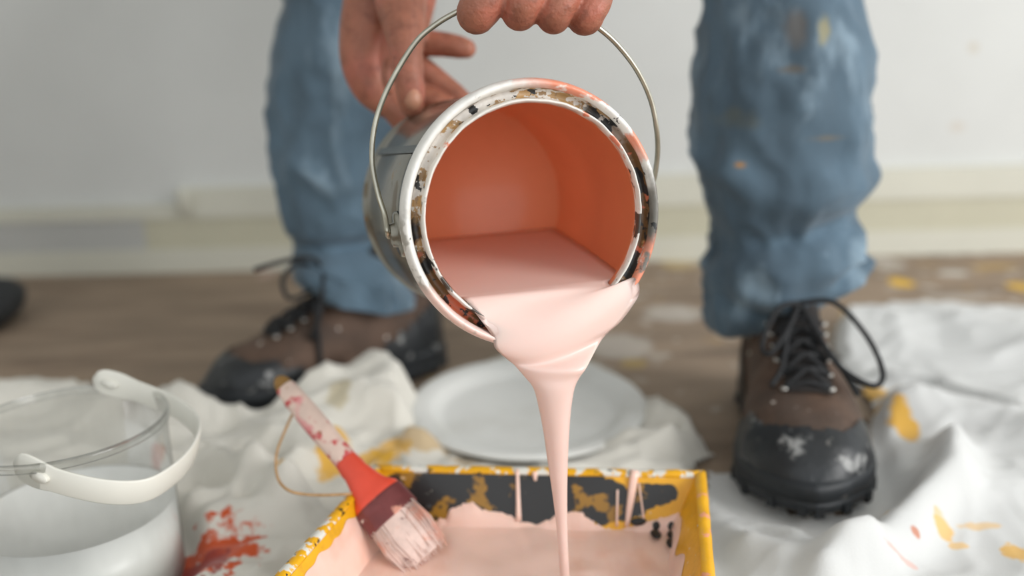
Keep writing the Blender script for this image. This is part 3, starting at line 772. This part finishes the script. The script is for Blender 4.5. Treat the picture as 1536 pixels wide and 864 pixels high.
# wrists and forearms
wl = at(842, -250, .625); wr = at(592, -70, .755)
def arm(b, pts): chain(b, pts, 18)
elL = V((.27, .78, .86)); elR = V((-.25, 1.0, .82))
shL = V((.25, .98, 1.16)); shR = V((-.15, 1.02, 1.16))
arm(hb, [tuple(wl) + (.028,), tuple(wl.lerp(elL, .3)) + (.031,), tuple(wl.lerp(elL, .75)) + (.042,), tuple(elL) + (.043,)])
arm(hb, [tuple(wr) + (.030,), tuple(wr.lerp(elR, .3)) + (.032,), tuple(wr.lerp(elR, .75)) + (.042,), tuple(elR) + (.043,)])
body = hb.obj('body', skin_m, person)
bake(body, [('REMESH', dict(mode='VOXEL', voxel_size=.0012)), ('SMOOTH', dict(factor=.5, iterations=2))])
# head, neck and trunk (above the frame) joined into the same mesh
tb = MB()
neck0 = V((.05, .93, 1.20)); headc = V((.05, .80, 1.30))
chain(tb, [tuple(neck0) + (.06,), tuple(neck0.lerp(headc, .5)) + (.056,), tuple(headc) + (.05,)])
vs, fs = sphere((0, 0, 0), 1, 28, 20)
hf = V((0, -.75, -.66)).normalized(); hu = V((0, -.66, .75)).normalized()   # face looks down to the can
def hp_(x, f, u): return headc + V((1, 0, 0)) * x + hf * f + hu * u
tb.add([hp_(v.x * .075 * (1 - .18 * max(0, -v.z)), v.y * .095, v.z * .115) for v in vs], fs)
tb.add(*tube([hp_(0, .092, .02), hp_(0, .108, -.015), hp_(0, .112, -.028)], [.008, .013, .014], 10))      # nose
for s in (-1, 1):
    tb.add(*sphere(hp_(s * .032, .080, .018), .014)); tb.add(*sphere(hp_(s * .076, .0, .0), .026, 10, 8, (.35, 1, 1)))
tb.add(*tube([hp_(-.024, .078, -.06), hp_(0, .090, -.058), hp_(.024, .078, -.06)], .006, 8))
chain(tb, [tuple(V((.05, 1.30, .86))) + (.12,), tuple(V((.05, 1.18, 1.02))) + (.12,), tuple(V((.05, 1.02, 1.15))) + (.12,), tuple(neck0) + (.07,)])
for s_, e_ in ((shL, elL), (shR, elR)): chain(tb, [tuple(V((.05, 1.0, 1.16))) + (.06,), tuple(s_) + (.055,), tuple(s_.lerp(e_, .5)) + (.048,), tuple(e_) + (.044,)])
to = tb.obj('trunk_tmp', skin_m)
bake(to, [('REMESH', dict(mode='VOXEL', voxel_size=.008)), ('SMOOTH', dict(factor=.5, iterations=4))])
bmj = bmesh.new(); bmj.from_mesh(body.data); bmj.from_mesh(to.data); bmj.to_mesh(body.data); bmj.free()
bpy.data.objects.remove(to)
body.data.polygons.foreach_set('use_smooth', [True] * len(body.data.polygons))
# shirt and hair
shirt_m = mat('grey_work_shirt', srgb(120, 124, 128), .85, var=.08, vscale=20)
sb = MB()
chain(sb, [(.05, 1.31, .84, .15), (.05, 1.2, 1.02, .15), (.05, 1.06, 1.14, .15), (.05, .99, 1.18, .09)])
for s_, e_, w_ in ((shL, elL, wl), (shR, elR, wr)):
    chain(sb, [(.05, 1.02, 1.15, .08), tuple(s_) + (.075,), tuple(s_.lerp(e_, .5)) + (.064,), tuple(e_) + (.058,), tuple(e_.lerp(w_, .45)) + (.05,)])
so = sb.obj('shirt', shirt_m, person)
bake(so, [('REMESH', dict(mode='VOXEL', voxel_size=.009)), ('SMOOTH', dict(factor=.5, iterations=4))])
hair_m = mat('dark_brown_hair', srgb(70, 52, 40), .6, var=.25, vscale=80, bump=.5, bscale=300)
hv = []; keep = []
vs, fs = sphere((0, 0, 0), 1, 28, 20)
fs = [f for f in fs if sum(vs[i].z for i in f) / 4 > .15 or sum(vs[i].y for i in f) / 4 < -.15]
mesh_obj('hair', [hp_(v.x * .081, v.y * .101, v.z * .122) for v in vs], fs, hair_m, person)
nail_m = mat('finger_nail', srgb(184, 130, 104), .42, var=.05)
tn = at(619, 148, .6955); vs, fs = sphere((0, 0, 0), 1, 14, 9)
mesh_obj('thumb_nail', [tn + cr * v.x * .0065 + cu * v.z * .0078 + cf * (v.y * .002 + .0035 * v.x * v.x + .004 * max(0, -v.z) ** 2) for v in vs], fs, nail_m, person)

# jeans
jb = MB()
def leg(rows, upper, folds, seed):
    loops = []
    R = catmull(rows, 7)
    nseg = 72
    K = []
    for y, xl, xr, D, dep, tilt in R:
        p, q = ony(xl, y, D), ony(xr, y, D); c = (p + q) / 2; K.append((c, (q - p).length / 2, (q - p).length / 2 * dep, tilt))
    full = [(V(c), rx, ry, 0) for c, rx, ry in upper]
    c0, rx0, ry0, _ = K[0]
    chainu = catmull([tuple(c) + (rx, ry) for c, rx, ry, _ in full] + [tuple(c0) + (rx0, ry0)], 6)[:-1]
    K = [(V(k[:3]), k[3], k[4], 0) for k in chainu] + K
    for i, (c, rx, ry, tilt) in enumerate(K):
        lp = []
        for j in range(nseg):
            th = 2 * pi * j / nseg
            s, k = math.sin(th), math.cos(th)
            p = c + V((s * rx, -k * ry, tilt * s * rx * 1.0 - .1 * abs(tilt) * k * rx))
            tt = (th + pi) % (2 * pi) - pi
            d = 0
            for th0, z0, sl, am, wz, wt in folds:
                dt = (tt - th0 + pi) % (2 * pi) - pi
                d += am * math.exp(-((p.z - z0 - sl * dt) / wz) ** 2) * math.exp(-(dt / wt) ** 2)
            q = V((s * 1.6, k * 1.6, p.z * 7 + seed))
            d += .0035 * noise.noise(q * 1.2) + .002 * noise.noise(q * V((1, 1, 1)).length * 1.9)
            lowz = sst(.40, .18, p.z)
            wq = V((s * 1.3 + .25 * p.z * 10, k * 1.3, p.z * 11 + seed))
            d += (.0035 + .0055 * lowz) * ((1 - abs(noise.noise(wq))) ** 4 - .3) + .0055 * (1 - abs(noise.noise(wq * 2.1 + V((5, 0, 0))))) ** 4
            p += V((s, -k, 0)) * d
            lp.append(p)
        loops.append(lp)
    # hem rolls under and inside
    last = loops[-1]; c = sum(last, V((0, 0, 0))) / nseg
    loops.append([c + (p - c) * .965 + V((0, 0, -.002)) for p in last])
    loops.append([c + (p - c) * .93 + V((0, 0, .004)) for p in last])
    loops.append([c + (p - c) * .90 + V((0, 0, .03)) for p in last])
    jb.add(*loft(loops, True, True, False))
zR = lambda y: ony(1180, y, .90).z
zL = lambda y: ony(510, y, 1.06).z
# (y px, left px, right px, plane, depth ratio, tilt)
leg([(0, 1062, 1278, .93, 1.05, 0), (60, 1053, 1291, .93, 1.0, 0), (120, 1049, 1296, .925, 1.0, 0), (180, 1046, 1296, .92, .98, 0), (230, 1049, 1290, .915, .98, 0), (262, 1054, 1286, .91, .97, 0), (300, 1064, 1274, .905, .95, 0),
     (338, 1074, 1268, .90, 1.0, 0), (365, 1072, 1270, .90, 1.05, .05), (392, 1062, 1283, .90, 1.0, .14), (420, 1062, 1274, .90, .98, .28), (445, 1068, 1252, .90, .95, .38), (462, 1078, 1232, .90, .95, .40)],
    [((.13, 1.30, .84), .10, .11), ((.2, 1.12, .70), .095, .10), ((.265, .955, .52), .084, .085)],
    [(.3, zR(282), .012, .015, .020, 1.3), (-.9, zR(250), -.03, .007, .014, .8), (.1, zR(340), .012, -.015, .014, 1.3), (.0, zR(375), .0, .005, .014, .9), (1.0, zR(352), .05, .012, .010, .5), (.9, zR(385), .02, -.014, .008, .45), (.95, zR(405), .03, .012, .010, .6),
     (-.3, zR(425), -.02, .008, .010, .6), (-.25, zR(448), -.02, -.008, .008, .6), (.2, zR(130), .05, .004, .02, .8), (.7, zR(215), -.06, .006, .02, .5), (-.5, zR(190), .05, .004, .02, .6)], 3.0)
leg([(0, 430, 640, 1.08, 1.0, 0), (70, 415, 640, 1.08, 1.0, 0), (140, 410, 640, 1.08, 1.0, 0), (210, 410, 636, 1.08, 1.0, 0), (280, 421, 625, 1.08, 1.0, 0), (330, 434, 600, 1.08, 1.05, 0), (358, 446, 572, 1.08, 1.1, 0),
     (378, 447, 592, 1.07, 1.15, -.08), (396, 448, 606, 1.06, 1.18, -.18), (414, 450, 616, 1.055, 1.18, -.27), (432, 456, 622, 1.05, 1.18, -.33)],
    [((-.02, 1.30, .84), .10, .11), ((-.12, 1.16, .70), .095, .10), ((-.2, 1.09, .52), .086, .088)],
    [(.0, zL(362), .0, -.008, .010, 1.6), (-.1, zL(398), -.02, .009, .014, 1.2), (.5, zL(425), -.05, -.008, .010, .6), (-.6, zL(440), -.03, .006, .010, .6), (-.4, zL(250), .06, .005, .03, .6), (.2, zL(130), -.08, .005, .03, .6), (-.8, zL(320), .05, .005, .02, .6)], 8.0)
chain(jb, [(-.02, 1.30, .83, .10), (.05, 1.30, .86, .13), (.13, 1.30, .83, .10)])
def jp(px, py, D, dy=.08): return ony(px, py, D - dy)
denim_m = mat('faded_denim', srgb(80, 101, 116), .85, var=.24, vscale=14, vsc=(1, 1, .5), bump=.35, bscale=700, sheen=.15, layers=[
    (srgb(50, 67, 80), ('noise', 7, .50, .68, 3.0, (1, 1, .6)), .6), (srgb(158, 180, 194), ('noise', 20, .54, .72, 9.0, (1, 1, .35)), .5),
    (srgb(90, 84, 78), ('blob', jp(1195, 45, .93), (.017, .06, .022), 40, 1.6, .8), .75), (srgb(150, 140, 96), ('blob', jp(1236, 45, .93), (.008, .06, .016), 60, 1.6, .8), .7), (srgb(100, 92, 80), ('blob', jp(1186, 104, .93), (.018, .06, .005), 60, 1.6, .8), .7),
    (srgb(98, 104, 96), ('blob', jp(1110, 180, .92), (.025, .07, .012), 50, 1.6, .8), .6), (srgb(112, 104, 88), ('blob', jp(1245, 207, .92), (.025, .06, .004), 50, 1.6, .8), .7), (srgb(168, 122, 56), ('blob', jp(1117, 252, .91), (.010, .06, .004), 60, 1.6, .8), .9),
    (srgb(96, 92, 80), ('blob', jp(1092, 420, .90), (.004, .07, .014), 50, 1.6, .8), .6)])
jeans = jb.obj('jeans', denim_m, person)

# boots
suede_m = mat('brown_suede', srgb(86, 66, 53), .75, var=.22, vscale=30, bump=.4, bscale=260, layers=[
    (srgb(66, 54, 46), ('noise', 18, .5, .66, 2.0), .6), (srgb(212, 202, 192), ('noise', 75, .67, .70, 5.0), .9)])
rub_m = mat('black_scuffed_rubber', srgb(28, 31, 34), .42, var=.2, vscale=40, bump=.3, bscale=150, layers=[
    (srgb(160, 160, 158), ('noise', 34, .57, .66, 11.0), .75), (srgb(110, 108, 104), ('noise', 90, .66, .70, 3.0), .6)])
sole_m = mat('black_rubber_sole', srgb(28, 32, 36), .55, var=.15, vscale=40, layers=[(srgb(130, 126, 120), ('noise', 90, .70, .72, 3.0), .6)])
lace_m = mat('black_bootlace', srgb(26, 27, 29), .75, var=.2, vscale=300)
tong_m = mat('dark_padded_tongue', srgb(42, 38, 36), .85, var=.2, vscale=60, bump=.3)
eye_m = mat('pale_metal_eyelet', (.6, .58, .54, 1), .35, .8)
WT = [(0, .0), (.004, .018), (.02, .033), (.05, .040), (.09, .039), (.13, .040), (.17, .047), (.205, .052), (.235, .050), (.26, .040), (.277, .024), (.284, .008), (.286, 0)]
HT = [(0, .075), (.004, .10), (.015, .125), (.04, .15), (.08, .150), (.105, .136), (.125, .120), (.145, .107), (.16, .099), (.185, .086), (.205, .077), (.225, .072), (.245, .066), (.262, .057), (.276, .044), (.286, .030)]
ZS = .026
def boot(toe, heel, side, bows, name='work_boot', label=None, SC=1.06):
    X = (toe - heel); X.z = 0; X.normalize(); Y = V((-X.y, X.x, 0)); O = V((toe.x, toe.y, .005)) - X * (.290 * SC)
    def L(x, y, z): return O + X * (x * SC) + Y * (y * SC) + V((0, 0, z * SC))
    root = bpy.data.objects.new(name, None); col.objects.link(root); root.empty_display_size = .03
    root.parent = person; root.matrix_parent_inverse = Matrix.Translation(-person.location); root.location = O
    def mo(nm, vs, fs, m, par, smooth=True):
        o = mesh_obj(nm, vs, fs, m, None, smooth); o.parent = par
        off = O if par == root else O
        o.matrix_parent_inverse = Matrix.Translation(-off); return o
    NX, NP = 96, 56
    def surf(x, ph, off=0.0):
        wv, hv = lerp(WT, x), lerp(HT, x)
        c, s = math.cos(ph), math.sin(ph)
        pw = 2 / 2.5
        z = ZS - .004 + (hv - ZS + .004) * abs(s) ** pw
        y = wv * math.copysign(abs(c) ** pw, c)
        y *= 1 - .22 * sst(.05, .11, z) * (1 if x < .16 else max(0, 1 - (x - .16) / .03))
        y += side * -.006 * sst(.12, .28, x)
        return (x, y, z)
    def grid(cond, off, bump=0.0):
        pts = {}; vs = []; fs = []
        G = [[surf(.286 * i / NX, pi * j / NP) for j in range(NP + 1)] for i in range(NX + 1)]
        for i in range(NX + 1):
            for j in range(NP + 1):
                i0, i1 = max(0, i - 1), min(NX, i + 1); j0, j1 = max(0, j - 1), min(NP, j + 1)
                dx = V(G[i1][j]) - V(G[i0][j]); dp = V(G[i][j1]) - V(G[i][j0])
                n = dx.cross(dp)
                if n.length < 1e-9: n = V((1 if i > NX / 2 else -1, 0, 0))
                n.normalize()
                if n.dot(V(G[i][j]) - V((G[i][j][0] * .8 + .02, 0, .04))) < 0: n = -n
                p = V(G[i][j]); p += n * (off + bump * noise.noise(p * 45 + V((side * 5, 0, 0))))
                pts[(i, j)] = (len(vs), V(G[i][j])); vs.append(L(*p))
        for i in range(NX):
            for j in range(NP):
                q = [(i, j), (i + 1, j), (i + 1, j + 1), (i, j + 1)]
                c = sum((pts[k][1] for k in q), V((0, 0, 0))) / 4
                if cond(c): fs.append(tuple(pts[k][0] for k in q))
        used = sorted({k for f in fs for k in f}); mp = {k: n for n, k in enumerate(used)}
        return [vs[k] for k in used], [tuple(mp[k] for k in f) for f in fs]
    mo('upper', *grid(lambda c: True, 0, .0022), suede_m, root)
    mo('toe_cap', *grid(lambda c: c.x > .232 - 4.0 * c.y * c.y * 2 + (.02 if c.z > .06 else 0) or (c.x > .19 and c.z < .050), .0022, .0008), rub_m, root)
    mo('heel_counter', *grid(lambda c: c.z < .085 - .55 * max(0, c.x - .02) and c.x < .13, .0020, .0006), rub_m, root)
    mo('tongue', *grid(lambda c: abs(c.y) < .017 and .10 < c.x < .212 and c.z > .05, .0030, .001), tong_m, root)
    mo('collar', *grid(lambda c: c.z > .128, .0035, .001), tong_m, root)
    # sole: outline layers
    outl = []
    N = 64
    for j in range(N):
        t = j / N
        x = .143 - .150 * math.cos(2 * pi * t); sgn = 1 if t < .5 else -1
        wv = lerp([(-.007, 0), (.0, .020), (.02, .036), (.05, .0425), (.09, .040), (.13, .041), (.17, .050), (.205, .056), (.235, .054), (.262, .043), (.282, .024), (.290, .010), (.293, 0)], x)
        outl.append((x, sgn * wv + side * -.006 * sst(.12, .28, x)))
    lay = [(.95, .0), (.985, .002), (1.0, .006), (1.0, .012), (.985, .0135), (1.0, .015), (1.0, .026), (.985, .030), (.90, .031)]
    loops = [[L(.143 + (x - .143) * k, y * k, z + .010 * sst(.2, .29, x) * (1 - z / .06)) for x, y in outl] for k, z in lay]
    mo('sole', *loft(loops), sole_m, root)
    for j in range(4, N, 3):
        x, y = outl[j]; x2, y2 = outl[(j + 1) % N]
        d = V((x2 - x, y2 - y, 0)).normalized(); nn = V((d.y, -d.x, 0))
        if nn.dot(V((x - .143, y, 0))) < 0: nn = -nn
        c = V((x, y, .0055 + .009 * sst(.2, .29, x)))
        vs = [c + d * (sx * .0035) + nn * (-.003 + .0045 * o_) + V((0, 0, sz * .0045)) for sx in (-1, 1) for o_ in (0, 1) for sz in (-1, 1)]
        mo('lug', [L(*v) for v in vs], box((0, 0, 0), (1, 1, 1))[1], sole_m, root, False)
    # eyelets and laces
    rows = [.206, .190, .174, .158, .143, .130]
    def topz(x, y):
        wv, hv = lerp(WT, x), lerp(HT, x); f = min(1, abs(y) / max(.01, wv)) ** 2.5
        return ZS - .004 + (hv - ZS + .004) * (1 - f) ** (1 / 2.5)
    yo = side * -.006 * sst(.12, .28, .17)
    E = {}
    for i, x in enumerate(rows):
        for s in (-1, 1):
            y = s * (.0185 + .001 * i); E[(i, s)] = V((x, y + yo, topz(x, y) + .003))
            p = E[(i, s)]
            vs, fs = sphere((0, 0, 0), .0032, 10, 6, (1, 1, .6)); mo('eyelet', [L(*(p + v)) for v in vs], fs, eye_m, root)
    lb = MB()
    def lace(pts, r=.0024):
        lb.add(*tube([L(*p) for p in catmull(pts, 5)], r, 8))
    for i in range(len(rows)):
        l, r_ = E[(i, -1)], E[(i, 1)]; mid = (l + r_) / 2; mid.z = max(l.z, r_.z) + .0055
        lace([l, mid, r_])
        if i + 1 < len(rows):
            for s in (-1, 1):
                p, q = E[(i, s)], E[(i + 1, -s)]; m_ = (p + q) / 2; m_.z = max(p.z, q.z) + .008
                lace([p, m_, q])
    for bw_ in bows: lace([V(p) for p in bw_], .0026)
    lb.add(*sphere(L(.137, yo, topz(.137, 0) + .012), .007, 10, 8))
    mo('lace', lb.v, lb.f, lace_m, root)
    if label: root['label'] = label
    return root, L
kx, kz = .137, .130
boot(foot_R[0], foot_R[1], 1, [
    [(kx, 0, kz), (.142, .028, .132), (.160, .052, .108), (.188, .060, .086), (.204, .048, .081), (.190, .024, .093), (.160, .010, .114), (kx, 0, kz)],
    [(kx, 0, kz), (.150, -.020, .128), (.168, -.034, .102), (.178, -.028, .098), (.160, -.012, .114), (kx, 0, kz)],
    [(kx, 0, kz), (.165, .014, .106), (.195, .030, .086), (.212, .036, .076)],
    [(kx, 0, kz), (.160, -.012, .112), (.190, -.020, .090), (.205, -.030, .080)]], label='brown work boot pointing straight ahead with white smears on its toe')
boot(foot_L[0], foot_L[1], -1, [
    [(kx, 0, kz), (.165, .0, .150), (.190, .012, .138), (.188, .018, .118), (.165, .012, .118), (kx, 0, kz)],
    [(kx, 0, kz), (.155, .012, .156), (.190, .016, .158), (.222, .020, .155)],
    [(kx, 0, kz), (.150, .028, .135), (.165, .046, .100), (.175, .042, .075), (.165, .034, .085), (kx, 0, kz)],
    [(kx, 0, kz), (.16, .026, .110), (.17, .05, .06), (.172, .055, .035)]], label='brown work boot turned sideways with black toe cap', SC=1.0)
